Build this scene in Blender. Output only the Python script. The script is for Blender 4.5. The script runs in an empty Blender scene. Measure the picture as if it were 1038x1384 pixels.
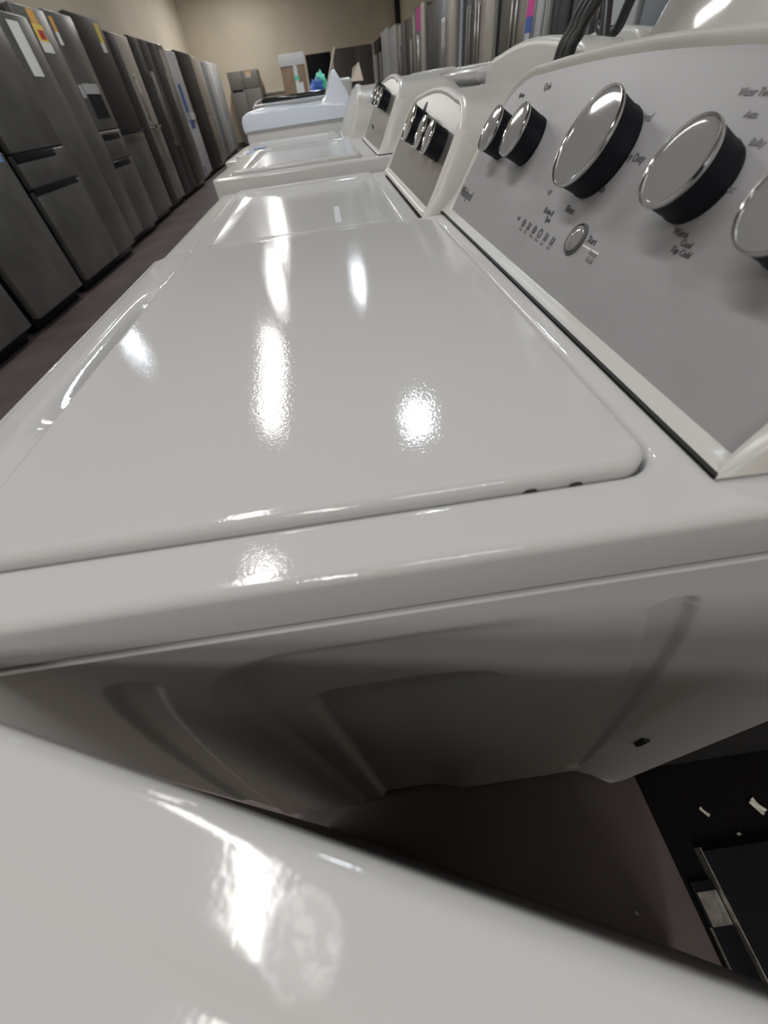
import bpy, bmesh, math, random
from mathutils import Vector, Matrix
random.seed(7)
scn = bpy.context.scene
C = scn.collection
EYE = 1.09                      # height of the lens above the floor

# ------------------------------------------------------------------ materials
def nodes(m):
    return m.node_tree.nodes, m.node_tree.links

def mat(name, col, rough=.4, metal=0., bump=None, coat=0., var=None, spec=None):
    m = bpy.data.materials.new(name); m.use_nodes = True
    N, L = nodes(m); b = N['Principled BSDF']
    b.inputs['Base Color'].default_value = (*col, 1)
    b.inputs['Roughness'].default_value = rough
    b.inputs['Metallic'].default_value = metal
    if coat: b.inputs['Coat Weight'].default_value = coat; b.inputs['Coat Roughness'].default_value = .05
    if spec is not None: b.inputs['Specular IOR Level'].default_value = spec
    tc = N.new('ShaderNodeTexCoord')
    if var:                     # (scale, amount): mottled tone
        t = N.new('ShaderNodeTexNoise'); t.inputs['Scale'].default_value = var[0]; t.inputs['Detail'].default_value = 5
        L.new(tc.outputs['Object'], t.inputs['Vector'])
        r = N.new('ShaderNodeValToRGB')
        a = var[1]
        r.color_ramp.elements[0].position = .3; r.color_ramp.elements[1].position = .7
        r.color_ramp.elements[0].color = (*[c*(1-a) for c in col], 1)
        r.color_ramp.elements[1].color = (*[min(1, c*(1+a)) for c in col], 1)
        L.new(t.outputs['Fac'], r.inputs['Fac']); L.new(r.outputs['Color'], b.inputs['Base Color'])
    if bump:                    # (scale, strength, distance)
        t = N.new('ShaderNodeTexNoise'); t.inputs['Scale'].default_value = bump[0]; t.inputs['Detail'].default_value = 2
        L.new(tc.outputs['Object'], t.inputs['Vector'])
        bp = N.new('ShaderNodeBump'); bp.inputs['Strength'].default_value = bump[1]; bp.inputs['Distance'].default_value = bump[2]
        L.new(t.outputs['Fac'], bp.inputs['Height']); L.new(bp.outputs['Normal'], b.inputs['Normal'])
    return m

ENAMEL = mat('white_enamel', (.60, .597, .598), .06, bump=(520, .15, .0005), spec=.5)
ENAMEL2 = mat('white_enamel_dryer', (.60, .597, .59), .09, bump=(420, .10, .0005), spec=.5)
SMOOTHW = mat('white_gloss_paint', (.60, .60, .595), .14, spec=.5)
CABW = mat('white_cabinet_paint', (.68, .678, .675), .4)
DRYSIDE = mat('low_bounce_grey', (.16, .16, .165), .5)  # unseen dryer side kept dark to cut light bounced into the gap
WPLASTIC = mat('white_plastic', (.60, .59, .56), .3)
COOLLITW = mat('white_plastic_cool_lit', (.80, .88, 1.0), .2)  # white plastic with the cool light put into its colour
SILVER = mat('silver_panel', (.355, .355, .368), .4, .12, bump=(700, .05, .0003))
METAL = mat('brushed_metal_panel', (.42, .41, .39), .3, .8)
CHROME = mat('chrome', (.55, .55, .55), .16, 1.)
CAP = mat('grey_knob_face', (.24, .24, .243), .07)
SKIRT = mat('dark_knob_side', (.004, .005, .009), .5, spec=.2)
SHADETRIM = mat('gap_shade_and_trim', (.02, .02, .02), .6)  # dark strips standing for gap shade; also slot and wall trim
INK = mat('dark_print', (.10, .10, .105), .6)
INK2 = mat('faint_print', (.27, .27, .275), .6)
GLARE = mat('white_glare', (.8, .8, .8), .5)
RUBBER = mat('dark_rubber', (.02, .02, .022), .45)
HOSE = mat('dark_hose', (.035, .035, .037), .35)
SCUFF = mat('scuff_mark', (.20, .15, .15), .6)
DARKST = mat('black_stainless', (.17, .167, .158), .3, .5, var=(3, .25))
DARKST3 = mat('black_steel', (.036, .034, .034), .42, spec=.25)
DARKST2 = mat('black_stainless_smoked', (.065, .064, .064), .28, .5, var=(3, .25))
BLACKG = mat('black_gloss', (.010, .010, .014), .45, spec=.2)
STEEL = mat('stainless_steel', (.42, .40, .37), .35, .8, var=(4, .2))
BEIGES = mat('beige_steel', (.55, .50, .44), .4, .4)
LGREY = mat('light_grey_paint', (.45, .46, .47), .35)
GREYST = mat('warm_grey_steel', (.19, .182, .165), .45, .2)
FWHITE = mat('white_fridge_paint', (.62, .64, .66), .35)
BLUEGREY = mat('blue_grey_steel', (.25, .29, .33), .35, .5)
BACKSHEET = mat('shade_dark_back_sheet', (.02, .02, .021), .6)  # back sheets blackened to stand for the dark behind the washer
DKGREY = mat('dark_grey_paint', (.034, .037, .041), .4)
BROWNG = mat('brown_grey_paint', (.13, .11, .105), .45)
PAPER = mat('paper', (.72, .72, .70), .8)
YELLOW = mat('energy_yellow', (.75, .58, .12), .7)
ORANGE = mat('orange_print', (.65, .36, .10), .7)
RED = mat('red_print', (.45, .04, .04), .7)
BLUE = mat('blue_film', (.05, .13, .45), .4)
BLUEL = mat('blue_tape', (.18, .33, .62), .5)
PINK = mat('pink_sticker', (.75, .08, .35), .6)
GREEN = mat('green_plastic_bag', (.15, .65, .45), .35)
CARD = mat('cardboard', (.30, .21, .145), .85, var=(12, .15))
GLASSB = mat('smoked_glass', (.02, .02, .024), .12)
SLAB = mat('matt_black_sheet', (.010, .011, .014), .6, spec=.15)
MATM = mat('black_mat_and_shadow', (.008, .007, .007), .9, spec=.1)
TRIMS = mat('worn_edge_strip', (.45, .43, .39), .35, .7, var=(60, .4))
SCRAP = mat('scrap_paper', (.75, .72, .62), .8)
WOOD = mat('pale_wood', (.62, .55, .46), .6)

def wall_mat():
    m = mat('painted_wall', (.74, .665, .54), .8, var=(1.1, .07))
    N, L = nodes(m); b = N['Principled BSDF']
    tc = N.new('ShaderNodeTexCoord')
    w = N.new('ShaderNodeTexBrick'); w.inputs['Scale'].default_value = .4
    w.inputs['Mortar Size'].default_value = .006
    w.inputs['Brick Width'].default_value = 1.0; w.inputs['Row Height'].default_value = 1.0
    bp = N.new('ShaderNodeBump'); bp.inputs['Strength'].default_value = .5
    L.new(tc.outputs['Object'], w.inputs['Vector'])
    L.new(w.outputs['Fac'], bp.inputs['Height']); bp.invert = True
    L.new(bp.outputs['Normal'], b.inputs['Normal'])
    return m
WALL = wall_mat()
CEIL = mat('ceiling_paint', (.30, .29, .28), .9, var=(1.5, .1))
def floor_mat():
    m = mat('concrete_floor', (.112, .086, .081), .5, bump=(30, .15, .002), var=(2.2, .3))
    return m
FLOOR = floor_mat()

def smudge_mat():               # dryer top with a dried hand smear at one spot
    m = ENAMEL2.copy(); m.name = 'white_enamel_with_smear'
    N, L = nodes(m); b = N['Principled BSDF']
    tc = N.new('ShaderNodeTexCoord')
    mp = N.new('ShaderNodeMapping'); mp.inputs['Location'].default_value = (.032, .027, 0)
    L.new(tc.outputs['Object'], mp.inputs['Vector'])
    sc = N.new('ShaderNodeVectorMath'); sc.operation = 'MULTIPLY'; sc.inputs[1].default_value = (1, 1, 0)
    L.new(mp.outputs['Vector'], sc.inputs[0])
    ln = N.new('ShaderNodeVectorMath'); ln.operation = 'LENGTH'; L.new(sc.outputs['Vector'], ln.inputs[0])
    mr = N.new('ShaderNodeMapRange'); mr.inputs['From Min'].default_value = .0125; mr.inputs['From Max'].default_value = .009
    mr.inputs['To Min'].default_value = 0; mr.inputs['To Max'].default_value = 1
    L.new(ln.outputs['Value'], mr.inputs['Value'])
    nz = N.new('ShaderNodeTexNoise'); nz.inputs['Scale'].default_value = 95; nz.inputs['Detail'].default_value = 6; nz.inputs['Distortion'].default_value = 2.5
    L.new(tc.outputs['Object'], nz.inputs['Vector'])
    rp = N.new('ShaderNodeValToRGB'); rp.color_ramp.elements[0].position = .48; rp.color_ramp.elements[1].position = .60
    L.new(nz.outputs['Fac'], rp.inputs['Fac'])
    mu = N.new('ShaderNodeMath'); mu.operation = 'MULTIPLY'
    L.new(rp.outputs['Color'], mu.inputs[0]); L.new(mr.outputs['Result'], mu.inputs[1])
    mu2 = N.new('ShaderNodeMath'); mu2.operation = 'MULTIPLY'; mu2.inputs[1].default_value = .55; L.new(mu.outputs['Value'], mu2.inputs[0])
    mx = N.new('ShaderNodeMix'); mx.data_type = 'RGBA'
    mx.inputs['A'].default_value = (.60, .597, .59, 1); mx.inputs['B'].default_value = (.86, .86, .85, 1)
    L.new(mu2.outputs['Value'], mx.inputs['Factor']); L.new(mx.outputs['Result'], b.inputs['Base Color'])
    ad = N.new('ShaderNodeMath'); ad.operation = 'MULTIPLY_ADD'; ad.inputs[1].default_value = .3; ad.inputs[2].default_value = .09
    L.new(mr.outputs['Result'], ad.inputs[0]); L.new(ad.outputs['Value'], b.inputs['Roughness'])
    return m
SMEAR = smudge_mat()

# ------------------------------------------------------------------ object helpers
def thing(name, label, cat, loc=(0, 0, 0), rot=0., group=None):
    o = bpy.data.objects.new(name, None); C.objects.link(o)
    o.location = loc; o.rotation_euler = (0, 0, rot); o.empty_display_size = .1
    o['label'] = label; o['category'] = cat
    if group: o['group'] = group
    return o

def link(name, bm, m, parent=None, smooth=40, label=None):
    bmesh.ops.recalc_face_normals(bm, faces=bm.faces)
    me = bpy.data.meshes.new(name); bm.to_mesh(me); bm.free()
    o = bpy.data.objects.new(name, me); C.objects.link(o)
    me.materials.append(m)
    if smooth:
        for p in me.polygons: p.use_smooth = True
        me.set_sharp_from_angle(angle=math.radians(smooth))
    if parent: o.parent = parent
    if label: o['label'] = label
    return o

def tag(o, label, cat, group=None):
    o['label'] = label; o['category'] = cat
    if group: o['group'] = group
    return o

def struct(name, bm, m, smooth=0):
    o = link(name, bm, m, None, smooth); o['kind'] = 'structure'
    return o

def box(bm, x0, x1, y0, y1, z0, z1, r=0., seg=2):
    v = [bm.verts.new(p) for p in ((x0,y0,z0),(x1,y0,z0),(x1,y1,z0),(x0,y1,z0),(x0,y0,z1),(x1,y0,z1),(x1,y1,z1),(x0,y1,z1))]
    fs = [bm.faces.new([v[i] for i in q]) for q in ((3,2,1,0),(4,5,6,7),(0,1,5,4),(1,2,6,5),(2,3,7,6),(3,0,4,7))]
    if r:
        es = list({e for f in fs for e in f.edges})
        bmesh.ops.bevel(bm, geom=es, offset=r, segments=seg, affect='EDGES', profile=.5)
    return bm

def B(*a, **k): return box(bmesh.new(), *a, **k)

def rrect(x0, x1, y0, y1, r, m=10, k=6):
    pts = []
    cs = [(x1-r, y0+r, -90), (x1-r, y1-r, 0), (x0+r, y1-r, 90), (x0+r, y0+r, 180)]
    for i, (cx, cy, a0) in enumerate(cs):
        for j in range(k+1):
            a = math.radians(a0+90*j/k)
            pts.append((cx+r*math.cos(a), cy+r*math.sin(a)))
        nx, ny, na = cs[(i+1) % 4]
        p = pts[-1]; q = (nx+r*math.cos(math.radians(na)), ny+r*math.sin(math.radians(na)))
        for j in range(1, m):
            pts.append((p[0]+(q[0]-p[0])*j/m, p[1]+(q[1]-p[1])*j/m))
    return pts

def loft(bm, loops, cap0=False, cap1=False, closed=True):
    rows = [[bm.verts.new(p) for p in lp] for lp in loops]
    n = len(rows[0])
    for a, b in zip(rows, rows[1:]):
        for i in range(n if closed else n-1):
            j = (i+1) % n
            bm.faces.new((a[i], a[j], b[j], b[i]))
    if cap0: bm.faces.new(rows[0][::-1])
    if cap1: bm.faces.new(rows[-1])
    return bm

def sstep(a, b, x):
    t = max(0., min(1., (x-a)/(b-a))); return t*t*(3-2*t)

def tube(pts, rad, n=10, ribs=0, samples=40):
    """smooth tube through control points (Catmull-Rom); ribs > 0 corrugates it"""
    P = [Vector(p) for p in pts]
    P = [P[0]*2-P[1]] + P + [P[-1]*2-P[-2]]
    path = []
    for i in range(1, len(P)-2):
        for k in range(samples):
            t = k/samples
            path.append(.5*((2*P[i])+(P[i+1]-P[i-1])*t+(2*P[i-1]-5*P[i]+4*P[i+1]-P[i+2])*t*t+(3*P[i]-P[i-1]-3*P[i+1]+P[i+2])*t**3))
    path.append(P[-2])
    bm = bmesh.new(); loops = []; up = Vector((.3, .2, 1)).normalized()
    for i, p in enumerate(path):
        d = (path[min(i+1, len(path)-1)]-path[max(i-1, 0)]).normalized()
        s = d.cross(up)
        if s.length < .05: s = d.cross(Vector((1, 0, 0)))
        s.normalize(); t = s.cross(d).normalized(); up = t
        r = rad*(1+(.09 if i % 2 else -.09)*(1 if ribs else 0))
        loops.append([p+(s*math.cos(2*math.pi*k/n)+t*math.sin(2*math.pi*k/n))*r for k in range(n)])
    return loft(bm, loops, True, True)

def lathe(prof, M, n=40):
    """profile [(r, h)] turned about the local z axis, placed by matrix M"""
    bm = bmesh.new(); loops = []
    for r, h in prof:
        loops.append([M @ Vector((r*math.cos(2*math.pi*k/n), r*math.sin(2*math.pi*k/n), h)) for k in range(n)])
    return loft(bm, loops, True, True)

TH = math.radians(30)
U = Vector((math.sin(TH), 0, math.cos(TH))); NN = Vector((-math.cos(TH), 0, math.sin(TH))); YL = Vector((0, -1, 0))

def letter(name, txt, size, P, m, parent, stretch=1., xa=YL, ya=U, za=NN, ext=.0002, align='LEFT'):
    cu = bpy.data.curves.new(name, 'FONT'); cu.body = txt; cu.size = size; cu.extrude = ext; cu.align_x = align
    tmp = bpy.data.objects.new(name, cu); C.objects.link(tmp)
    dg = bpy.context.evaluated_depsgraph_get(); dg.update()
    me = bpy.data.meshes.new_from_object(tmp.evaluated_get(dg)); me.name = name
    bpy.data.objects.remove(tmp)
    M = Matrix(((xa[0]*stretch, ya[0], za[0], P[0]), (xa[1]*stretch, ya[1], za[1], P[1]), (xa[2]*stretch, ya[2], za[2], P[2]), (0, 0, 0, 1)))
    me.transform(M)
    o = bpy.data.objects.new(name, me); C.objects.link(o); me.materials.append(m); o.parent = parent
    return o

# ------------------------------------------------------------------ washers
def top_frame(x0, x1, W, T, well, rw, seam, hf=None, r=.007, m=10, wall=.012, ring=6):
    """enamel top with rolled outer edges and a sunk well for the lid"""
    K = 6
    bm = bmesh.new(); loops = []
    def lp(ins, z):
        return [(x, y, z) for x, y in rrect(x0+ins, x1-ins, ins, W-ins, max(.02-ins, .012), m, K)]
    loops.append(lp(.006, seam)); loops.append(lp(0, seam)); loops.append(lp(0, T-r))
    for a in (22, 45, 67, 90):
        a = math.radians(a); loops.append(lp(r*(1-math.cos(a)), T-r+r*math.sin(a)))
    outer = loops[-1]
    wx0, wx1, wy0, wy1 = well
    def wl(ins, z):
        return [(x, y, z) for x, y in rrect(wx0+ins, wx1-ins, wy0+ins, wy1-ins, max(rw-ins, .004), m, K)]
    rim = wl(-.004, T)
    for i in range(1, ring):
        t = i/ring
        loops.append([tuple(a[k]+(b[k]-a[k])*t for k in range(3)) for a, b in zip(outer, rim)])
    loops.append(rim)
    loops.append(wl(-.0012, T-.0012)); loops.append(wl(.0, T-.004)); loops.append(wl(.001, T-wall)); loops.append(wl(.012, T-wall))
    if hf: loops = [[(x, y, z+(hf(x, y) if z > T-wall-.001 and i > 3 else 0)) for x, y, z in l] for i, l in enumerate(loops)]
    return loft(bm, loops, False, True)

def lid_slab(x0, x1, y0, y1, rc, z0, z1, r=.005, m=8, dish=0.):
    bm = bmesh.new(); loops = []
    def lp(ins, z): return [(x, y, z) for x, y in rrect(x0+ins, x1-ins, y0+ins, y1-ins, max(rc-ins, .003), m, 6)]
    loops += [lp(0, z0), lp(0, z1-r)]
    for a in (20, 40, 60, 75, 90):
        a = math.radians(a); loops.append(lp(r*(1-math.cos(a)), z1-r+r*math.sin(a)))
    loops += [lp(r+.002, z1), lp(r+.006, z1)]
    if dish:
        loops += [lp(.03, z1), lp(.038, z1-dish*.3), lp(.05, z1-dish), lp(.06, z1-dish)]
    return loft(bm, loops, True, True)

def console_outline(L, H, k=14, crown=.008, rc=.06, lean=.012):
    """(y, s) outline of a console front, y from 0 (near end) to L, bottom at s = 0"""
    pts = [(0, 0), (L*.02, 0), (L*.25, 0), (L*.5, 0), (L*.75, 0), (L*.98, 0), (L, 0)]
    for i in range(1, 4): pts.append((L-lean*i/4*.8, (H-rc)*i/4))
    for i in range(k+1):
        a = math.radians(90*i/k)
        pts.append((L-lean-rc*1.6*(1-math.cos(a)), H-rc+(rc-crown)*math.sin(a)))
    for i in range(1, 8):
        t = i/8; y = (L-lean-rc*1.6)+((lean+rc*1.6)-(L-lean-rc*1.6))*t
        pts.append((y, H-crown+crown*math.sin(math.pi*t)))
    for i in range(k+1):
        a = math.radians(90*(1-i/k))
        pts.append((lean+rc*1.6*(1-math.cos(a)), H-rc+(rc-crown)*math.sin(a)))
    for i in range(3, 0, -1): pts.append((lean*i/4*.8, (H-rc)*i/4))
    return pts

def offset_out(pts, d):
    n = len(pts); res = []
    for i in range(n):
        p, a, b = Vector(pts[i]), Vector(pts[i-1]), Vector(pts[(i+1) % n])
        t1 = (p-a).normalized(); t2 = (b-p).normalized()
        n1 = Vector((t1[1], -t1[0])); n2 = Vector((t2[1], -t2[0]))
        m = (n1+n2)/max(.35, 1+n1.dot(n2))
        res.append((p[0]+m[0]*d, p[1]+m[1]*d))
    return res

def console(parent, P0, L, H, body_mat, panel_mat, depth=.15, rim=.014, zmin=None, rc=.06, lean=.012, crown=.008, plinth=.008, panel_label=None, tail=.06, panel=True):
    P0 = Vector(P0)
    out = console_outline(L, H, crown=crown, rc=rc, lean=lean)
    def P(y, s, n, ex=0): 
        v = P0+U*s+NN*n+Vector((ex, y, 0))
        return v
    def lp(d, n, ex=0, sc=1., pl=0.):
        res = []
        for (y, s), (y2, s2) in zip(offset_out(out, d), out):
            low = 1-sstep(.0, .02, s2)
            v = P(y, s, n+pl*plinth/.0085*low, ex)
            if ex: v.z = P0.z-.01+(v.z-P0.z+.01)*sc
            if zmin is not None: v.z = max(v.z, zmin)
            res.append(v)
        return res
    bm = bmesh.new()
    loops = [lp(-.004, -.003), lp(0, -.001), lp(.0025, .0025, pl=.0005), lp(.006, .0035, pl=.0025), lp(rim*.8, .0005, pl=.0095), lp(rim, -.006, pl=.0185), lp(rim+.001, -.02), lp(rim+.001, -.02, tail), lp(rim-.004, -.02, depth*.8, .93), lp(rim-.02, -.02, depth, .85)]
    loft(bm, loops, False, True)
    co = link('console', bm, body_mat, parent, 50)
    if panel:
        bm = bmesh.new()
        f = bm.faces.new([bm.verts.new(P(y, s, 0)) for y, s in offset_out(out, .0005)])
        r = bmesh.ops.extrude_face_region(bm, geom=[f])
        bmesh.ops.translate(bm, verts=[v for v in r['geom'] if isinstance(v, bmesh.types.BMVert)], vec=NN*-.002)
        pa = link('console_panel', bm, panel_mat, parent, 30, panel_label)
    else: pa = co
    return co, pa, P

def frame_at(p):
    return Matrix(((YL[0], U[0], NN[0], p[0]), (YL[1], U[1], NN[1], p[1]), (YL[2], U[2], NN[2], p[2]), (0, 0, 0, 1)))

def knob(parent, p, R, h=.028, n=40, ridge=None, skirt=SKIRT, cap=CAP):
    M = frame_at(p)
    k = link('knob', lathe([(R*.93, 0), (R*.95, .004), (R*.93, .006), (R*.96, h-.004), (R*.9, h-.002)], M, n), skirt, parent, 35)
    ring = link('knob_rim', lathe([(R*.98, h-.004), (R*1.0, h-.003), (R*1.0, h-.001), (R*.985, h+.0003), (R*.965, h+.0004), (R*.945, h-.0004), (R*.945, h-.004)], M, n), CHROME, k, 50, 'chrome rim')
    bm = lathe([(R*.95, h-.004), (R*.945, h-.0010), (R*.93, h-.0009), (R*.8, h-.0009+R*.006), (R*.65, h-.0009+R*.011), (R*.5, h-.0009+R*.015), (R*.3, h-.0009+R*.018), (R*.12, h-.0009+R*.0195), (.0005, h-.0009+R*.0197)], M, n)
    if ridge:
        for s in (-1, 1):
            bmr = bmesh.new()
            box(bmr, s*R*.36-.0012, s*R*.36+.0012, -R*.78, R*.78, h-.004, h+.0014, .0008)
            for v in bmr.verts: v.co = M @ (Matrix.Rotation(ridge, 4, 'Z') @ v.co)
            me = bpy.data.meshes.new('t'); bmr.to_mesh(me); bmr.free(); bm.from_mesh(me); bpy.data.meshes.remove(me)
    link('knob_cap', bm, cap, k, 50)
    return k

def cabinet_box(x0, x1, W, seam, m=CABW, name='cabinet', parent=None):
    return link(name, B(x0, x1, .004, W-.004, .03, seam-.004, .006), m, parent)

def feet(parent, x0, x1, W):
    for x in (x0+.05, x1-.05):
        for y in (.06, W-.06):
            link('foot', lathe([(.022, 0), (.022, .012), (.012, .016), (.012, .035)], Matrix.Translation((x, y, 0)), 14), RUBBER, parent)

# --- the washer in the foreground ---------------------------------
T1 = EYE-.155; SEAM = EYE-.193
X0, X1, Y0, W = -.312, .40, .103, .686
w1 = thing('washing_machine', 'big white top-load washer with five chrome-rimmed knobs on a silver panel, nearest of the row', 'washing machine', (0, Y0, 0))
def scoop(x, y):
    yy = (y+Y0-.443)/.158
    h = 0.
    if x < -.272: h -= .10*(-.272-x)
    if abs(yy) < 1:
        d = .024*math.sqrt(1-yy*yy)
        h -= d*sstep(-.280, -.250, x) if x < -.2 else 0
    return h
link('top_panel', top_frame(X0, X1, W, T1, (-.2485, .158, .0375, .648), .026, SEAM, scoop, m=40, ring=14, r=.007), ENAMEL, w1, 50)
lid = link('lid', lid_slab(-.246, .1525, .0405, .644, .018, T1-.0115, T1+.006, .006, m=8), ENAMEL, w1, 50)
for x in (.0833, .1088):
    link('lid_bumper', lathe([(.0035, 0), (.0045, .002), (.0045, .005), (.003, .0075), (.001, .008)], Matrix.Translation((x, .0392, T1-.0105)), 16), RUBBER, w1)
# cabinet with its pressed near side
def side_depth(x, z):                        # z measured from the lens height
    d = 0.
    def rr(cx, cz, hx, hz, r, soft):
        qx, qz = abs(x-cx)-hx+r, abs(z-cz)-hz+r
        sd = math.hypot(max(qx, 0), max(qz, 0))+min(max(qx, qz), 0)-r
        return 1-sstep(-soft, soft, sd)
    d += .007*rr(0., -.82, .135, .575, .06, .012)*(1-sstep(.0, .13, x))
    d += .010*rr(0., -.84, .090, .500, .035, .006)*(1-sstep(.01, .10, x))
    for s in (-1, 1):
        zc = min(-.262, z)
        t = (-.262-zc)
        c = s*(.186+.135*min(1, t/.74)**.75)
        dist = math.hypot(x-c, max(0, z+.262))
        d += (.0065 if s > 0 else .005)*(1-sstep(.011, .020, dist))*sstep(-1.03, -.98, z)
    return d
NX, NZ = 260, 330
xs = [X0+.006+i*(.337-X0-.006)/NX for i in range(NX+1)]
zs = [-1.06+j*(.857)/NZ for j in range(NZ+1)]
bm = bmesh.new()
g = [[bm.verts.new((x, .003+side_depth(x, z), EYE+z)) for x in xs] for z in zs]
for j in range(NZ):
    for i in range(NX): bm.faces.new((g[j][i], g[j][i+1], g[j+1][i+1], g[j+1][i]))
edge_top = g[-1]
# rolled lip under the seam, then front, far side and back closed as a shell
prev = edge_top
for yy, zz in ((.0012, -.2018), (-.0006, -.2010), (-.0008, -.2001), (.0004, -.1993), (.0022, -.1991), (.012, -.1991)):
    lip = [bm.verts.new((v.co.x, yy, EYE+zz)) for v in edge_top]
    for i in range(NX): bm.faces.new((prev[i], prev[i+1], lip[i+1], lip[i]))
    prev = lip
box(bm, X0+.006, .337, .026, W-.003, .04, SEAM-.008, .004)
link('cabinet', bm, CABW, w1, 30)
link('seam_shade', B(X0+.012, X1-.01, .0028, .02, SEAM-.010, SEAM+.004), SHADETRIM, w1)  # dark strip stands for the shaded seam gap
# rounded back flange of the cabinet, flaring a little past the side sheet
bm = bmesh.new(); loops = []
for z in [.012, .016, .024, .05, .3, .6, SEAM-.006]:
    k = .55 if z < .013 else (.8 if z < .02 else 1.)
    prof = [(.332, .0045), (.345, .001), (.362, -.006), (.385, -.014), (.41, -.022), (.428, -.027), (.441, -.024), (.446, -.010), (.445, .03), (.335, .03)]
    loops.append([(.385+(x-.385)*(k if z < .02 else 1), y, z) for x, y in prof])
loft(bm, loops, True, True)
fl = link('back_flange', bm, CABW, w1, 50)
link('slot', B(.352, .362, -.0085, .004, EYE-.765, EYE-.725, .002), SHADETRIM, fl)
feet(w1, X0, .337, W)
co, pa, P1 = console(w1, (.19, .141-Y0, EYE-.15), .6455, .168, WPLASTIC, SILVER, zmin=T1+.002, rc=.055, lean=.012, crown=.009, rim=.013, plinth=.0085)
def pw(Y, s, n=0): return P1(Y-.141, s, n)
link('base_shade', B(.1735, .30, .141-Y0-.0125, .7865-Y0+.0125, T1-.001, T1+.0021), SHADETRIM, w1)  # shadow line under the console, made as a dark strip
for Y, s, R, rd in ((.693, .0965, .0235, None), (.606, .0995, .0245, None), (.4335, .1025, .0345, None), (.302, .0985, .0243, None), (.208, .0945, .0245, None)):
    knob(w1, pw(Y, s), R, ridge=rd)
sb = link('start_button', lathe([(.0125, 0), (.0125, .002), (.0115, .003), (.0105, .0015)], frame_at(pw(.3975, .044)), 32), INK, w1, 40, 'dark ring of the start button')
link('button_cap', lathe([(.0102, .0005), (.0102, .0028), (.009, .0036), (.0005, .004)], frame_at(pw(.3975, .044)), 32), CAP, sb)
def ink(t, Y, s, h, m=INK, st=1.): letter('lettering', t, h, pw(Y, s, .0004), m, pa, st)
ink('Whirlpool', .7815, .0215, .0175, INK, .85)
for t, Y, s, h, m in (('Options', .722, .139, .006, INK), ('Cycle', .651, .146, .0085, SCUFF), ('Normal', .4257, .127, .007, INK2), ('Heavy Duty', .414, .1025, .0075, INK),
        ('Delicates', .432, .079, .0078, INK), ('Rinse', .446, .058, .0078, INK), ('Drain &', .485, .050, .007, INK), ('Spin', .472, .0445, .0065, INK), ('Off', .50, .064, .006, INK2),
        ('Warm', .296, .0715, .0058, INK), ('Cool', .282, .0675, .0052, INK), ('Tap Cold', .286, .0628, .0052, INK), ('Hot', .284, .098, .006, INK2),
        ('Water Temp', .331, .142, .0055, INK2), ('Auto', .312, .132, .005, INK2), ('Bulky', .2917, .120, .0052, INK2),
        ('Start', .381, .0462, .0072, INK), ('Pause', .368, .0395, .0055, INK2), ('Hold', .366, .0345, .0055, INK2), ('Lid', .5345, .0335, .005, INK)):
    ink(t, Y, s, h, m)
for i, t in enumerate(('Sense', 'Fill', 'Wash', 'Rinse', 'Spin', 'Lock')):
    Y = .5132-i*.0158
    ink(t, Y+.004, .0268, .0038, INK2)
    p = pw(Y, .034, .0003); M = frame_at(p)
    if i in (0, 2): bmi = lathe([(.0038, 0), (.0038, .0003)], M, 20)
    elif i == 3:
        bmi = bmesh.new(); loft(bmi, [[M @ Vector((r*math.cos(a*math.pi/12), r*math.sin(a*math.pi/12), h)) for a in range(24)] for r, h in ((.0026, 0), (.0026, .0003), (.0042, .0003), (.0042, 0))])
    else:
        bmi = bmesh.new(); box(bmi, -.0032, .0032, -.0034, 0, 0, .0003)
        box(bmi, -.0032, -.0016, .0004, .0036, 0, .0003); box(bmi, .0012, .0032, .0004, .0030, 0, .0003)
        for v in bmi.verts: v.co = M @ v.co
    link('indicator_icon', bmi, INK, pa, 0)
bmi = B(-.0145, .0145, -.0006, .0006, 0, .0004)  # glare painted on the panel as a thin white line
for v in bmi.verts: v.co = frame_at(pw(.3685, .0428)) @ v.co
link('glare_line', bmi, GLARE, pa, 0, 'glare painted as a white line beside the start button')
for i, (Y, s, w_, h_) in enumerate(((.1335, .004, .005, .007), (.1315, .009, .004, .006), (.135, .008, .0025, .005))):
    bmi = lathe([(h_*.5, 0), (h_*.45, .0006), (.0004, .0008)], frame_at(pw(Y, s, .0035)), 9)
    link('scuff', bmi, SCUFF, co, 0, 'brown scuff on the console corner') if i == 0 else None
    if i: bmi.free()

# --- washer 2 ------------------------------------------------------
def washer(name, label, loc, x0, x1, W, T, lidr, cons=None, body=SMOOTHW, side=CABW, lid_m=None, rw=.02, dish=0., lz=.006, seam=.038, panel=True, panel_mat=METAL, cbody=WPLASTIC):
    o = thing(name, label, 'washing machine', loc)
    lx0, lx1, ly0, ly1 = lidr
    link('top_panel', top_frame(x0, x1, W, T, (lx0-.003, lx1+.003, ly0-.003, ly1+.003), rw+.006, T-seam, None, m=6, ring=3), body, o, 50)
    link('lid', lid_slab(lx0, lx1, ly0, ly1, rw, T-.0115, T+lz, .005, dish=dish), lid_m or body, o, 50)
    cabinet_box(x0+.006, min(x1, .345), W, T-seam, side, 'cabinet', o)
    feet(o, x0+.006, min(x1, .345), W)
    res = None
    if cons:
        P0, L, H = cons[:3]
        kw = cons[3] if len(cons) > 3 else {}
        res = console(o, P0, L, H, cbody, panel_mat, zmin=T+.002, panel=panel, **kw)
        link('base_shade', B(P0[0]-.012, P0[0]+.12, P0[1]-.008, P0[1]+L+.008, T-.001, T+.0024), SHADETRIM, o)  # dark strip in place of the shadow below this console
    return o, res

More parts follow.
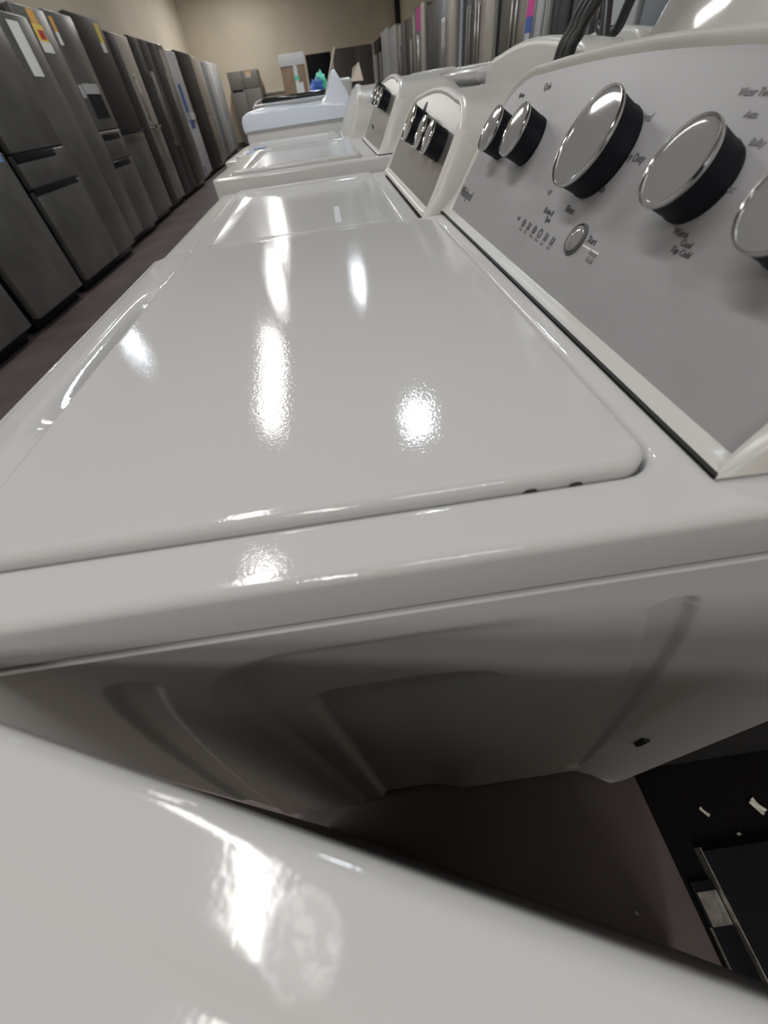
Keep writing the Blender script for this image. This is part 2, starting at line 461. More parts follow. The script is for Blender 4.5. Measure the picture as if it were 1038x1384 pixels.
Y2 = .803
w2, (c2, p2, P2) = washer('washing_machine', 'white top-load washer with three clustered chrome knobs, second in the row', (0, Y2, 0), -.325, .36, .68, EYE-.170,
    (-.27, .112, .014, .655), ((.157, .825-Y2, EYE-.152), .55, .148, dict(rc=.05, crown=.012, lean=.02, rim=.014, depth=.17, plinth=.006, tail=.1)), dish=.004, lz=.007)
def p2w(Y, s, n=0): return P2(Y-.825, s, n)
for Y, s, R in ((1.135, .090, .0305), (.985, .082, .0245), (.905, .080, .0235)):
    knob(w2, p2w(Y, s), R, h=.03, n=32)
link('status_badge', lathe([(.012, 0), (.012, .001), (.01, .0015)], frame_at(p2w(1.175, .123)), 20), BLACKG, w2)
link('lid_strip', B(-.006, .006, .10, .25, EYE-.170, EYE-.1662), FWHITE, w2, 40, 'pale strip on the lid')  # pale strip laid flat on the lid

# --- washer 3 and 4, lower priority -------------------------------
Y3 = 1.495
w3, (c3, p3, P3) = washer('washing_machine', 'white washer with black-sided knobs and a gloss lid, third in the row', (0, Y3, 0), -.345, .36, .665, EYE-.137,
    (-.29, .095, .03, .63), ((.150, .02, EYE-.13), .56, .158, dict(rc=.05, crown=.012, lean=.02, rim=.014, depth=.17, plinth=.004, tail=.1)), dish=.006, lz=.01, seam=.05)
for Y, s, R in ((1.90, .115, .030), (1.785, .108, .023), (1.685, .104, .023)):
    knob(w3, P3(Y-Y3-.02, s, 0), R, h=.03, n=28)
link('badge', B(.155, .158, .25, .29, EYE-.095, EYE-.085), DKGREY, w3)
Y4 = 2.175
w4, (c4, p4, P4) = washer('washing_machine', 'white washer with a bare blank console, fourth in the row, blue tape on its lid', (0, Y4, 0), -.425, .30, .685, EYE-.150,
    (-.385, .055, .03, .65), ((.082, .03, EYE-.143), .60, .165, dict(rc=.06, crown=.012, lean=.02, rim=.014, depth=.15, plinth=.004, tail=.08)), dish=.005, lz=.010, panel_mat=WPLASTIC, seam=.05, cbody=WPLASTIC)
for (x, y, w_, h_, m) in ((-.345, .10, .035, .05, BLUEL), (-.335, .28, .055, .06, BLUEL)):
    link('tape', B(x, x+w_, y, y+h_, EYE-.141, EYE-.1395), m, w4, 0, 'blue protective tape')

# --- washer 5: one moulded top sweeping up into its console --------
w5 = thing('washing_machine', 'white washer with cool light painted into its one-piece top, which sweeps up at the back, fifth in the row', 'washing machine', (0, 2.92, 0))
prof = [(-.425, -.100), (-.427, -.085), (-.425, -.065), (-.415, -.045), (-.39, -.033), (-.34, -.026), (-.25, -.028), (-.12, -.036), (-.03, -.040), (.005, -.036), (.035, -.015), (.058, .02), (.072, .055), (.082, .072), (.095, .070), (.108, .05), (.14, .0), (.17, -.06), (.18, -.098)]
bm = bmesh.new()
def sec(y, k):
    return [(x+(0 if k == 1 else (.12-x)*(1-k)), y, EYE-.10+(z+.10)*k) for x, z in prof]
loft(bm, [sec(0, .94), sec(.006, .985), sec(.02, 1), sec(.34, 1), sec(.655, 1), sec(.67, .985), sec(.676, .94)], True, True, closed=True)
link('moulded_top', bm, COOLLITW, w5, 50)
link('cabinet', B(-.415, .20, .006, .67, .03, EYE-.102, .008), CABW, w5)
link('trim_strip', B(-.42, .19, .002, .674, EYE-.108, EYE-.100), LGREY, w5)
feet(w5, -.415, .2, .676)

# --- washer 6 with dark glass lid, washer 7 carries the carton ----
w6 = thing('washing_machine', 'washer with a dark glass lid, just beyond the one with the swept-up top', 'washing machine', (0, 3.68, 0))
link('cabinet', B(-.43, .22, 0, .68, .03, EYE-.035, .01), CABW, w6)
link('lid_frame', B(-.43, .13, .01, .67, EYE-.037, EYE-.012, .01), LGREY, w6)
link('lid_glass', B(-.38, .09, .05, .63, EYE-.015, EYE+.012, .01), GLASSB, w6, 40, 'dark glass lid')
link('console', B(.10, .22, .02, .66, EYE-.04, EYE+.05, .02, 4), WPLASTIC, w6)
link('rail', tube([(-.46, .2, EYE-.03), (-.43, .25, EYE+.0), (-.39, .3, EYE+.006)], .005, 6, samples=6), WPLASTIC, w6)
feet(w6, -.43, .22, .68)
w7 = thing('washing_machine', 'plain white washer behind the glass-lidded one, under the bags', 'washing machine', (0, 4.42, 0))
link('cabinet', B(-.42, .22, 0, .68, .03, EYE-.06, .01), CABW, w7)
link('lid', lid_slab(-.37, .08, .04, .64, .02, EYE-.065, EYE-.05, .006), SMOOTHW, w7)
link('console', B(.11, .22, .02, .66, EYE-.07, EYE+.04, .02, 4), WPLASTIC, w7)
feet(w7, -.42, .22, .68)
w8 = thing('washing_machine', 'farthest white washer of the row, under the taped carton', 'washing machine', (0, 5.9, 0))
link('cabinet', B(-.46, .16, 0, .68, .03, EYE-.02, .01), CABW, w8)
link('lid', lid_slab(-.42, .10, .04, .64, .02, EYE-.025, EYE-.006, .006), SMOOTHW, w8)
feet(w8, -.46, .16, .68)

# carton, papers, bags ---------------------------------------------
ct = thing('carton', 'brown cardboard carton with white sheets taped down its front', 'box', (-.235, 6.2, EYE-.006), math.radians(3))
link('box_body', B(-.125, .125, 0, .22, 0, .225, .004), CARD, ct)
link('top_sheet', B(-.132, .138, -.006, .225, .222, .305, .004), PAPER, ct, 40, 'white sheet folded over the top')
link('tape_strip', B(.005, .045, -.004, .001, .0, .225), PAPER, ct, 0, 'white tape strip down the front')
link('hanging_sheet', B(.02, .085, -.007, -.003, .02, .10), PAPER, ct, 0)
link('green_label', B(.005, .05, -.007, -.0035, .12, .15), GREEN, ct, 0, 'pale green label')

def blob(name, label, cat, c, r, m, sc=(1, 1, 1), seed=0, amp=.25):
    bm = bmesh.new(); bmesh.ops.create_icosphere(bm, subdivisions=4, radius=1)
    rnd = random.Random(seed); ph = [rnd.uniform(0, 6) for _ in range(6)]
    for v in bm.verts:
        p = v.co.copy()
        k = 1+amp*(math.sin(5*p.x+ph[0])*math.sin(6*p.y+ph[1])+.6*math.sin(11*p.z+ph[2]+3*p.x)*math.sin(9*p.y+ph[3])+.3*math.sin(19*p.x+ph[4]+7*p.z))
        v.co = Vector((p.x*sc[0], p.y*sc[1], p.z*sc[2]))*r*k+Vector(c)
    zlow = min(v.co.z for v in bm.verts)+.12*r
    for v in bm.verts: v.co.z = max(v.co.z, zlow)
    o = link(name, bm, m, None, 60); return tag(o, label, cat)
blob('plastic_bag', 'crumpled blue plastic bag on the washer behind the dark glass lid', 'bag', (-.01, 4.56, EYE+.012), .052, BLUE, (1, 1, 1.1), 3)
blob('plastic_bag', 'pale green plastic bag heaped above the blue one', 'bag', (.025, 4.72, EYE+.040), .058, GREEN, (.8, 1, 1.15), 5)
blob('plastic_bag', 'small white crumpled bag in front of the blue bag', 'bag', (-.055, 4.48, EYE-.014), .03, PAPER, (1, .8, 1), 8)
o = link('stick', tube([(-.43, 3.637, .0), (-.17, 3.637, EYE-.46), (.087, 3.637, EYE+.08), (.132, 3.637, EYE+.173)], .007, 8, samples=6), WOOD); tag(o, 'pale stick leaning up behind the swept console', 'stick')
bm = bmesh.new()
q = [(.150, 2.62, EYE+.02), (.208, 2.62, EYE+.018), (.195, 2.63, EYE+.075), (.165, 2.625, EYE+.060)]
vs = [bm.verts.new(p) for p in q]; f = bm.faces.new(vs)
r = bmesh.ops.extrude_face_region(bm, geom=[f]); bmesh.ops.translate(bm, verts=[v for v in r['geom'] if isinstance(v, bmesh.types.BMVert)], vec=(0, .003, 0))
tag(link('paper_sheet', bm, BEIGES, None, 0), 'small beige card standing on top of the blank console', 'paper')

# ------------------------------------------------------------------ near dryer, turned towards the row
ang = -math.atan2(.364, .931)
dr = thing('dryer', 'white dryer at the bottom edge, turned askew, with a hand smear on its top', 'dryer', (0, 0, 0), ang)
V1 = -.0050; T0 = EYE-.155
bm = bmesh.new(); loops = []
def dl(ins, z, r=.02): return [(x, y, z) for x, y in rrect(-.25+ins, .45-ins, -.68+ins, V1-ins, max(r-ins, .008), 16, 6)]
loops += [dl(.004, .9), dl(.0, .9), dl(0, T0-.007)]
for a in (15, 30, 45, 60, 75, 90):
    a = math.radians(a); loops.append(dl(.007*(1-math.cos(a)), T0-.007+.007*math.sin(a)))
for ins, dz in ((.0085, 0), (.011, 0), (.020, 0), (.025, 0), (.030, 0), (.032, -.0003), (.0345, -.0014), (.0365, -.0024), (.0385, -.0029), (.041, -.0030), (.046, -.0027), (.056, -.0022), (.075, -.0020), (.09, -.0020)):
    loops.append(dl(ins, T0+dz, .03))
loft(bm, loops, False, True)
link('top_panel', bm, SMEAR, dr, 60)
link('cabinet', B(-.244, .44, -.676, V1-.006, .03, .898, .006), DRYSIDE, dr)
for x in (-.2, .38):
    for y in (-.62, -.10): link('foot', lathe([(.022, 0), (.022, .012), (.012, .016), (.012, .035)], Matrix.Translation((x, y, 0)), 14), RUBBER, dr)

# ------------------------------------------------------------------ things on the floor of the gap
o = link('floor_mat', B(.47, 1.25, -.75, .13, 0, .006, .002), MATM); tag(o, 'dull black mat on the floor behind the washer, stretched over the black shadow there', 'mat')  # far end of the mat stands for black shadow on the floor
sl = thing('black_panel', 'flat black appliance panel with a worn bright edge, lying on the mat', 'panel', (.475, -.75, .006))
link('border_strip', B(0, .042, 0, .66, 0, .010, .002), BLACKG, sl, 40, 'dark border strip')
link('worn_patch', B(.004, .040, .60, .645, .0095, .0108), TRIMS, sl, 0, 'scratched grey patch')
link('edge_strip', B(.042, .0445, 0, .705, 0, .024), TRIMS, sl, 0, 'bright worn metal edge')
link('outer_edge', B(-.001, .0006, 0, .60, .004, .0112), TRIMS, sl, 0)
link('sheet', B(.0445, .70, 0, .700, 0, .0235, .002), SLAB, sl)
def scrap(x, y, z, w_, h_, a, label):
    bm = bmesh.new(); n = 6
    rows = [[bm.verts.new((w_*(i/n-.5), h_*(j/n-.5), .003*math.sin(i*1.3)*math.sin(j*1.1+1)+.004+.002*(i % 2))) for i in range(n+1)] for j in range(n+1)]
    for j in range(n):
        for i in range(n): bm.faces.new((rows[j][i], rows[j][i+1], rows[j+1][i+1], rows[j+1][i]))
    r = bmesh.ops.extrude_face_region(bm, geom=list(bm.faces)); bmesh.ops.translate(bm, verts=[v for v in r['geom'] if isinstance(v, bmesh.types.BMVert)], vec=(0, 0, -.0012))
    o = link('paper_scrap', bm, SCRAP, None, 40); o.location = (x, y, z); o.rotation_euler = (0, 0, a); tag(o, label, 'scrap')
scrap(.682, .002, .006, .014, .026, .5, 'larger torn white paper scrap on the black mat')
scrap(.572, .006, .006, .005, .018, .6, 'thin pale sliver of paper on the black mat')
scrap(.615, -.035, .006, .007, .004, .2, 'tiny white crumb of paper beside the black panel')
scrap(.36, -.12, 0, .005, .005, .2, 'tiny pale crumb on the bare concrete floor')

# ------------------------------------------------------------------ back-to-back row: consoles seen from behind
def back_machine(label, y0, L, X, ztop, glossy, lean=.02, tilt=0., m=WPLASTIC, rc=.05, dep=.16, cd=.70):
    o = thing('washing_machine', label, 'washing machine', (X, y0, 0))
    H = ztop-(EYE-.16)
    out = console_outline(L, H, crown=.014, rc=rc, lean=lean)
    bm = bmesh.new()
    def lp(d, x, sc=1.): return [Vector((x+tilt*max(s, 0)*(1 if x < .05 else .35), y, EYE-.16+s*sc)) for y, s in offset_out(out, d)]
    loft(bm, [lp(-.012, 0), lp(-.006, .002), lp(-.002, .006), lp(0, .014), lp(.0, .03), lp(0, dep*.55, .97), lp(-.006, dep*.8, .86), lp(-.02, dep, .7)], True, True)
    co = link('console', bm, m, o, 50)
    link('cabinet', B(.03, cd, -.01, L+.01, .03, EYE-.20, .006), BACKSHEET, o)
    link('top_panel', B(.02, cd+.01, -.012, L+.012, EYE-.20, EYE-.158, .008, 3), SMOOTHW, o)
    feet(o, .03, cd, L)
    return o, co
b1, _ = back_machine('white washer seen from behind, arched console back, left of the dark hoses', .962, .62, .462, EYE+.034, 0, rc=.06, lean=.004)
b2, _ = back_machine('white washer seen from behind, domed console showing right of the hoses', 2.16, .60, 1.23, EYE+.066, 0, rc=.06, cd=.62)
GLOSS = mat('gloss_white_plastic', (.58, .57, .55), .07)
b3, _ = back_machine('tall gloss-white machine behind the silver panel, ceiling tubes mirrored in its back', .10, .835, .455, EYE+.18, 1, tilt=.45, m=GLOSS, rc=.08, dep=.2)
bx = thing('washing_machine', 'white washer of the back row farther along, flat top level with the lids', 'washing machine', (.50, 1.75, 0))
link('cabinet', B(.0, .68, 0, .68, .03, EYE-.03, .006), CABW, bx)
link('top_panel', B(-.01, .69, -.005, .685, EYE-.03, EYE+.006, .012, 3), SMOOTHW, bx)
link('lid', lid_slab(.06, .55, .05, .63, .02, EYE+.004, EYE+.014, .005), SMOOTHW, bx)
feet(bx, .02, .66, .68)
bx = thing('washing_machine', 'plain white washer of the back row, beyond the flat-topped one', 'washing machine', (.50, 2.5, 0))
link('cabinet', B(.0, .68, 0, .68, .03, EYE-.03, .006), CABW, bx)
link('top_panel', B(-.01, .69, -.005, .685, EYE-.03, EYE-.005, .012, 3), SMOOTHW, bx)
link('console', B(.0, .12, .03, .65, EYE-.01, EYE+.02, .015, 3), WPLASTIC, bx)
feet(bx, .02, .66, .68)

# hoses standing up between the rows
def hose(label, pts, r):
    o = link('drain_hose', tube(pts, r, 12, 0, 16), HOSE, None, 60); tag(o, label, 'hose', 'drain hoses between the rows')
hose('dark drain hose, leftmost of the bundle behind the console', [(0.430, 1.110, .35), (0.432, 1.080, EYE-.2), (0.440, 1.043, EYE-.012), (0.440, 1.005, EYE+.026), (0.441, 0.958, EYE+.057), (0.500, 0.880, EYE+.16), (0.600, 0.920, EYE+.20), (0.700, 1.020, EYE+.10), (0.735, 1.040, EYE-.145)], .0085)
hose('dark drain hose, middle of the bundle behind the console', [(0.430, 1.090, .35), (0.432, 1.060, EYE-.2), (0.440, 1.023, EYE-.012), (0.440, 0.986, EYE+.026), (0.441, 0.940, EYE+.057), (0.500, 0.860, EYE+.16), (0.600, 0.900, EYE+.20), (0.700, 1.000, EYE+.10), (0.735, 1.020, EYE-.145)], .0085)
hose('dark drain hose, rightmost of the bundle behind the console', [(0.430, 1.068, .35), (0.432, 1.038, EYE-.2), (0.440, 1.001, EYE-.012), (0.440, 0.965, EYE+.026), (0.441, 0.920, EYE+.057), (0.500, 0.838, EYE+.16), (0.600, 0.878, EYE+.20), (0.700, 0.978, EYE+.10), (0.735, 0.998, EYE-.145)], .0085)
hose('dark hose bent in a U, hanging right of the bundle', [(.70, 1.36, EYE-.145), (.72, 1.46, EYE+.08), (.76, 1.6, EYE+.19), (.80, 1.635, EYE+.09), (.80, 1.645, EYE+.05), (.80, 1.60, EYE+.034), (.80, 1.54, EYE+.036), (.80, 1.505, EYE+.078), (.82, 1.46, EYE+.19), (.86, 1.40, EYE+.12), (.88, 1.36, EYE-.145)], .012)

# ------------------------------------------------------------------ refrigerators
def fridge(label, loc, rot, w, h, doors, body=DARKST2, depth=.75, extras=(), group=None, kick=BLACKG):
    o = thing('refrigerator', label, 'refrigerator', loc, rot, group)
    link('cabinet', B(-depth, -.075, .004, w-.004, .03, h-.012, .008), body, o)
    link('kickplate', B(-depth+.1, -.10, .01, w-.01, 0, .085), kick, o)
    for d in doors:
        y0, y1, z0, z1, m = d[:5]
        do = link('door' if z1-z0 > .55 else 'drawer', B(-.068, 0, y0+.003, y1-.003, z0+.003, z1-.003, .012, 3), m, o)
        if len(d) > 5 and d[5]:
            kind, a, b_, c_ = d[5]
            hm = d[6] if len(d) > 6 else CHROME
            if kind == 'v':     # vertical bar at y=a from z=b to c
                hb = bmesh.new(); box(hb, .025, .045, a-.011, a+.011, b_, c_, .006); box(hb, -.003, .03, a-.008, a+.008, b_+.03, b_+.06); box(hb, -.003, .03, a-.008, a+.008, c_-.06, c_-.03)
            elif kind == 'h':   # horizontal bar at z=a
                hb = bmesh.new(); box(hb, .022, .045, b_, c_, a-.012, a+.012, .006); box(hb, -.003, .03, b_+.03, b_+.06, a-.008, a+.008); box(hb, -.003, .03, c_-.06, c_-.03, a-.008, a+.008)
            else:               # 'r' recessed grip, a dark slot at z=a
                hb = B(-.02, .002, b_, c_, a-.028, a+.028, .004)
            link('handle', hb, hm, do)
    for e in extras:
        nm, y0, y1, z0, z1, m = e[:6]; t = e[6] if len(e) > 6 else .002
        link(nm, B(-.001, t, y0, y1, z0, z1), m, o, 0)
    return o

FH = 0.  # floor
def lrow(label, X, ya, yb, top, doors_f, extras_f=None, **k):
    w = yb-ya; h = EYE+top
    return fridge(label, (X, ya, 0), 0, w, h, doors_f(w, h), extras=extras_f(w, h) if extras_f else (), **k)
def french(m, m2=None, hz=.98, mid=.72):
    def f(w, h):
        return [(0, w/2, hz, h, m), (w/2, w, hz, h, m), (0, w, mid, hz, m2 or m, ('r', hz-.03, .02, w*.93), BLACKG), (0, w, .09, mid, m2 or m, ('r', mid-.03, .0, w*.93), BLACKG)]
    return f
lrow('dark refrigerator at the left edge, nearest of the aisle row', -2.5, 2.50, 3.42, .75, french(DARKST), body=BLACKG)  # black bodies along here put the gap shade into the sides
lrow('dark tall refrigerator with a blue sticker, between two wide black gaps', -2.5, 3.55, 4.385, .75, lambda w, h: [(0, w, .09, 1.03, DARKST), (0, w, 1.03, h, DARKST)], lambda w, h: [('sticker', w-.17, w-.05, .975, 1.03, BLUEL)], body=BLACKG)
def bdoors(w, h): return [(0, w, 1.0, h, DARKST), (0, w, .77, 1.0, DARKST, ('r', .972, .0, w*.75), BLACKG), (0, w, .09, .77, DARKST, ('r', .765, .0, w*.92), BLACKG)]
lrow('dark refrigerator with two black recessed drawer grips, beside the column with a white sheet', -2.5, 4.51, 5.40, .71, bdoors, body=BLACKG)
lrow('narrow dark column refrigerator with a long white paper sheet on its door', -2.5, 5.405, 5.945, .72, lambda w, h: [(0, w, .09, h, DARKST)],
     lambda w, h: [('paper_sheet', .13, .32, EYE+.35, EYE+.67, PAPER)])
lrow('dark column refrigerator with a yellow, red and orange energy guide', -2.6, 5.97, 6.62, .82, lambda w, h: [(0, w, .09, h, DARKST)],
     lambda w, h: [('energy_label', .25, .47, EYE+.53, EYE+.60, PAPER), ('energy_label_body', .25, .45, EYE+.60, EYE+.71, YELLOW), ('energy_label_header', .27, .41, EYE+.71, EYE+.80, ORANGE), ('red_print', .31, .43, EYE+.615, EYE+.675, RED, .003)])
lrow('dark refrigerator with a grey water dispenser in its door', -2.6, 6.63, 7.30, .84, lambda w, h: [(0, w, 1.04, h, DARKST), (0, w, .78, 1.04, DARKST, ('r', .985, .02, w*.85), BLACKG), (0, w, .09, .78, DARKST, ('r', .745, .0, w*.85), BLACKG)],
     lambda w, h: [('energy_label', .05, .13, EYE+.60, EYE+.69, PAPER), ('energy_label_header', .05, .13, EYE+.69, EYE+.79, ORANGE), ('dispenser_face', .12, .55, EYE+.25, EYE+.33, LGREY), ('dispenser_recess', .14, .54, EYE+.05, EYE+.25, BLACKG), ('painted_reflection', .0, .10, EYE+.22, EYE+.32, LGREY)])  # last extra paints a light reflection onto the door
lrow('black-sided refrigerator with a yellowish energy guide and a bar handle', -2.66, 7.36, 8.36, .90, lambda w, h: [(0, w, 1.0, h, DARKST3), (0, w, .09, .99, DARKST, ('h', .985, .05, w-.03), BLACKG)],
     lambda w, h: [('energy_label', .72, .86, EYE+.62, EYE+.70, PAPER), ('energy_label_body', .74, .88, EYE+.70, EYE+.86, YELLOW)])
lrow('refrigerator with a lit door edge painted pale beige, before the tall black one', -2.70, 8.52, 9.42, .84, lambda w, h: [(0, w*.4, .09, h, DARKST3), (w*.4, w, 1.0, h, BEIGES, ('v', w*.5, 1.05, 1.55), CHROME), (w*.4, w, .09, 1.0, STEEL, ('h', .985, w*.45, w-.05), CHROME)])  # beige door carries the lit front strip in its colour
lrow('tall black refrigerator with vertical bar handles, left one of a pair', -2.72, 9.55, 10.5, .87, lambda w, h: [(0, w/2, .09, h, DARKST3, ('v', w/2-.06, .7, 1.6), STEEL), (w/2, w, .09, h, DARKST3, ('v', w/2+.06, .7, 1.6), STEEL)])
lrow('tall black refrigerator with an energy guide high on its door, right one of a pair', -2.72, 10.52, 11.5, .87, lambda w, h: [(0, w/2, .09, h, DARKST3, ('v', w/2-.06, .7, 1.6), STEEL), (w/2, w, .09, h, DARKST, ('v', w/2+.06, .7, 1.6), STEEL)],
     lambda w, h: [('energy_label', .62, .85, EYE+.45, EYE+.80, BEIGES)])
lrow('white refrigerator in blue printed wrapping, middle of the left row', -2.82, 11.7, 12.75, .86, lambda w, h: [(0, w*.25, .09, h, FWHITE), (w*.25, w, .95, h, FWHITE), (w*.25, w, .09, .95, FWHITE)],
     lambda w, h: [('blue_print', .35, .62, EYE+.0, EYE+.40, BLUE), ('blue_print', .4, .75, EYE-.25, EYE-.12, BLUE), ('blue_print', .3, .42, EYE-.95, EYE-.85, BLUE), ('pale_knot', .7, .95, EYE-.12, EYE-.02, PAPER, .03)], body=FWHITE)
lrow('black refrigerator with a beige door edge, just past the blue-printed one', -2.85, 12.9, 14.3, .90, lambda w, h: [(0, w, .09, h, BLACKG)], body=BLACKG)
lrow('beige steel refrigerator beside the black one at the far left', -2.85, 14.32, 15.1, .88, lambda w, h: [(0, w, 1.0, h, BEIGES), (0, w, .09, 1.0, STEEL)], body=BEIGES)
lrow('grey refrigerator with a dark blue side, third from the far end', -3.0, 15.5, 17.3, .87, lambda w, h: [(0, w*.35, .09, h, LGREY), (w*.35, w*.7, .09, h, BLUEGREY), (w*.7, w, .09, h, LGREY)], body=BLUEGREY)
lrow('pale grey refrigerator, last of the left row before the back wall', -3.1, 17.4, 19.3, .93, lambda w, h: [(0, w*.5, .09, h, FWHITE, ('v', w*.45, .8, 1.5), CHROME), (w*.5, w, .09, h, LGREY)], body=LGREY)

# against the back wall, doors towards the camera (rot -90: local +x -> -Y, local y -> +X)
R90 = -math.pi/2
fridge('grey refrigerator with an energy guide against the back wall, doors facing us', (-2.97, 20.0, 0), R90, 1.02, EYE+.755,
       [(0, .47, 1.42, EYE+.755, GREYST), (0, .47, .09, 1.42, GREYST, ('r', 1.40, .05, .42), BLACKG), (.47, 1.02, 1.42, EYE+.755, GREYST), (.47, 1.02, .09, 1.42, GREYST)],
       body=GREYST, extras=[('energy_label', .60, .78, EYE+.58, EYE+.68, BEIGES), ('energy_label_header', .60, .78, EYE+.68, EYE+.72, ORANGE)])
fridge('black refrigerator standing behind the taped carton', (-.24, 17.4, 0), R90, .74, EYE+.77, [(0, .74, .09, 1.2, BLACKG), (0, .74, 1.2, EYE+.77, BLACKG)], body=BLACKG)
fridge('brown-grey double-door refrigerator at the back, right of the black one', (.58, 17.4, 0), R90, 1.14, EYE+.80, [(0, .62, .09, EYE+.80, BROWNG), (.62, 1.14, .09, EYE+.80, BROWNG)], body=BROWNG)

# right-hand row, doors facing the aisle (rot 180: local +x -> -X, local y -> -Y)
def rrow(label, X, ya, yb, top, doors, extras=(), body=DKGREY):
    return fridge(label, (X, yb, 0), math.pi, yb-ya, EYE+top, doors(yb-ya, EYE+top), body=body, extras=extras)
XR = 1.9
def two(m1, m2, split=.5, hm=CHROME):   # near door is at high local y
    def f(w, h): return [(0, w*split, .09, h, m1, ('v', w*split-.06, .8, 1.6), hm), (w*split, w, .09, h, m2, ('v', w*split+.06, .8, 1.6), hm)]
    return f
rrow('blue-grey steel refrigerator, nearest of the right row', XR, 2.55, 3.42, .80, two(BLUEGREY, LGREY))
rrow('light grey refrigerator behind the hose loop, second of the right row', XR, 3.48, 4.38, .80, two(DKGREY, LGREY))
rrow('smooth dark grey refrigerator behind the hose bundle', XR, 4.44, 5.10, .82, two(LGREY, DKGREY, .5, STEEL))
rrow('dark refrigerator with a pink and blue sticker on its pale door', XR, 5.14, 6.05, .82, two(DARKST2, STEEL, .55), [('pink_sticker', .74, .90, EYE+.26, EYE+.60, PINK), ('blue_sticker', .74, .90, EYE+.17, EYE+.26, BLUE), ('pale_strip', .76, .86, EYE-.2, EYE+.17, FWHITE)])
rrow('beige-doored steel refrigerator in the right row, dark seam at its middle', XR-.04, 6.2, 7.0, .85, two(DKGREY, BEIGES, .45))
rrow('dark grey-striped refrigerator in the right row', XR+.05, 7.05, 7.78, .85, two(DKGREY, LGREY, .6, STEEL), body=DARKST2)
rrow('pale beige refrigerator with a bright edge in the right row', XR-.05, 7.82, 8.75, .86, two(BLUEGREY, BEIGES, .5), body=FWHITE)
rrow('dark slate refrigerator with plain flush doors in the right row', XR+.02, 8.85, 10.0, .76, lambda w, h: [(0, w, .09, h, DKGREY)], body=DKGREY)
rrow('brown refrigerator with a pink sticker at its top, in the right row', XR-.02, 10.1, 10.98, .82, two(BROWNG, BEIGES, .6), [('pink_sticker', .2, .6, EYE+.55, EYE+.80, PINK)], body=BROWNG)
rrow('dark refrigerator with slim steel handles, beyond the pink-topped one', XR, 11.05, 12.1, .78, two(DKGREY, STEEL, .7, STEEL), body=DKGREY)
rrow('brown steel refrigerator, before the two white ones', XR, 12.25, 13.5, .80, two(STEEL, BROWNG, .5, STEEL), body=BROWNG)
rrow('white refrigerator, nearer of the two white ones at the far right', XR, 13.65, 14.9, .86, lambda w, h: [(0, w, 1.1, h, FWHITE), (0, w, .09, 1.1, FWHITE)], body=FWHITE)
rrow('white refrigerator, farther of the two white ones at the far right', XR, 15.05, 16.6, .92, lambda w, h: [(0, w, 1.1, h, FWHITE), (0, w, .09, 1.1, FWHITE)], body=FWHITE)
rrow('grey refrigerator with a black top, last of the right row', XR, 17.2, 19.5, .62, lambda w, h: [(0, w, .09, h, LGREY)], body=LGREY)
o = link('crate', B(1.95, 2.5, 17.4, 19.2, EYE+.62, EYE+.90, .02), BLACKG); tag(o, 'black crate on top of the last grey refrigerator at the right', 'crate')

# ------------------------------------------------------------------ setting
ZC = EYE+2.75
struct('floor', B(-4.2, 3.3, -8.0, 21.1, -.1, 0), FLOOR)
struct('wall_back', B(-4.2, 3.3, 21, 21.15, 0, ZC), WALL)
struct('wall_left', B(-4.25, -4.1, -8, 21, 0, ZC), WALL)
struct('wall_right', B(3.1, 3.25, -8, 21, 0, ZC), WALL)
struct('wall_front', B(-4.2, 3.3, -8.15, -8, 0, ZC), WALL)
struct('ceiling', B(-4.2, 3.3, -8.1, 21.1, ZC, ZC+.1), CEIL)
struct('baseboard_back', B(-4.1, 3.1, 20.97, 21, 0, .12), BROWNG)
struct('trim_1', B(2.93, 3.09, 20.85, 21, 0, ZC), SHADETRIM)
struct('trim_2', B(-2.0, -1.2, 20.94, 21, EYE+.15, EYE+.19), STEEL)

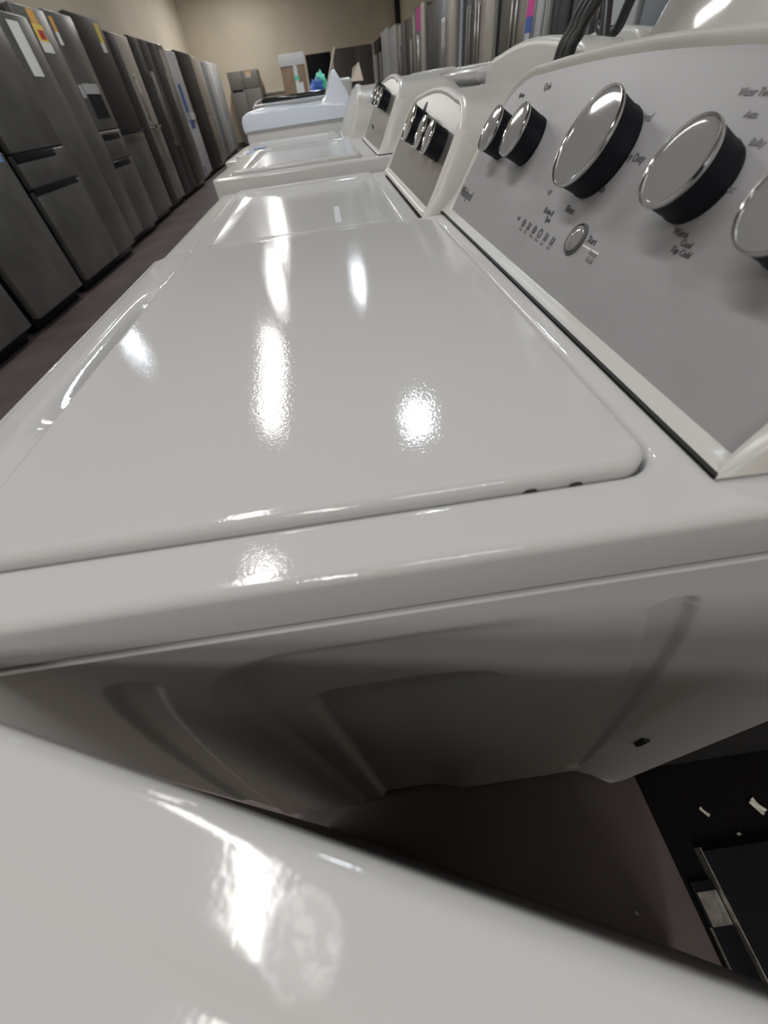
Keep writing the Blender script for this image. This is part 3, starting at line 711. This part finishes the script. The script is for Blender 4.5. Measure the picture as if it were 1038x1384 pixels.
# ------------------------------------------------------------------ lamps
def area(x, y, z, sx, sy, power, col, name, rot=(0, 0, 0), spread=None):
    l = bpy.data.lights.new(name, 'AREA'); l.shape = 'RECTANGLE'; l.size = sx; l.size_y = sy; l.energy = power; l.color = col
    if spread: l.spread = spread
    o = bpy.data.objects.new(name, l); C.objects.link(o); o.location = (x, y, z); o.rotation_euler = rot; return o
WARM = (1., .975, .945); COOL = (.80, .92, 1.)
TP = 42
for y, p in ((-4.4, 2.2), (.84, 1.15), (5.82, 1.), (10.5, 1.), (15.2, 1.1), (18.5, 1.9)):  # first tube continues the row unseen, added to light the washer side
    area(-1.03-.062*y, y, EYE+2.6, .24 if y < 7 else .14, 2.8 if y < 7 else 2.3, TP*p*(1 if y < 7 else .8), WARM, 'tube_or_fill_light', (0, 0, .062))
area(.7, -2.6, EYE+2.6, 1.2, .24, TP*.55, WARM, 'tube_or_fill_light')  # added fill with no known fixture, brightens the gap and washer side
for x, y, z, p in ((.63, 4.13, EYE+2.6, 34), (.24, 9.6, EYE+2.6, 14), (-3.3, 6.1, EYE+1.95, 6)):
    l = area(x, y, z, .28 if y < 9 else .22, .28 if y < 9 else .22, p, COOL, 'round_light'); l.data.shape = 'DISK'

wd = bpy.data.worlds.new('room_air'); scn.world = wd; wd.use_nodes = True
wd.node_tree.nodes['Background'].inputs['Color'].default_value = (.9, .95, 1, 1)
wd.node_tree.nodes['Background'].inputs['Strength'].default_value = .1

# ------------------------------------------------------------------ camera
cd = bpy.data.cameras.new('camera'); cam = bpy.data.objects.new('camera', cd); C.objects.link(cam); scn.camera = cam
cd.sensor_fit = 'VERTICAL'; cd.sensor_height = 24; cd.lens = 24*520/1384; cd.clip_start = .005
cd.dof.use_dof = True; cd.dof.focus_distance = .48; cd.dof.aperture_fstop = 4.0
R = [[0.98867796, -0.11342405, -0.09823892], [-0.15001225, -0.73187666, -0.66472015], [0.00349648, 0.6719312, -0.74060531]]
right, down, fwd = Vector(R[0]), Vector(R[1]), Vector(R[2])
M = Matrix((right, -down, -fwd)).transposed().to_4x4(); M.translation = (0, 0, EYE)
cam.matrix_world = M

vs_ = scn.view_settings
vs_.view_transform = 'Standard'; vs_.look = 'None'; vs_.gamma = 1; vs_.use_curve_mapping = False
vs_.exposure = .15
scn.cycles.max_bounces = 8
scn.cycles.sample_clamp_indirect = 6
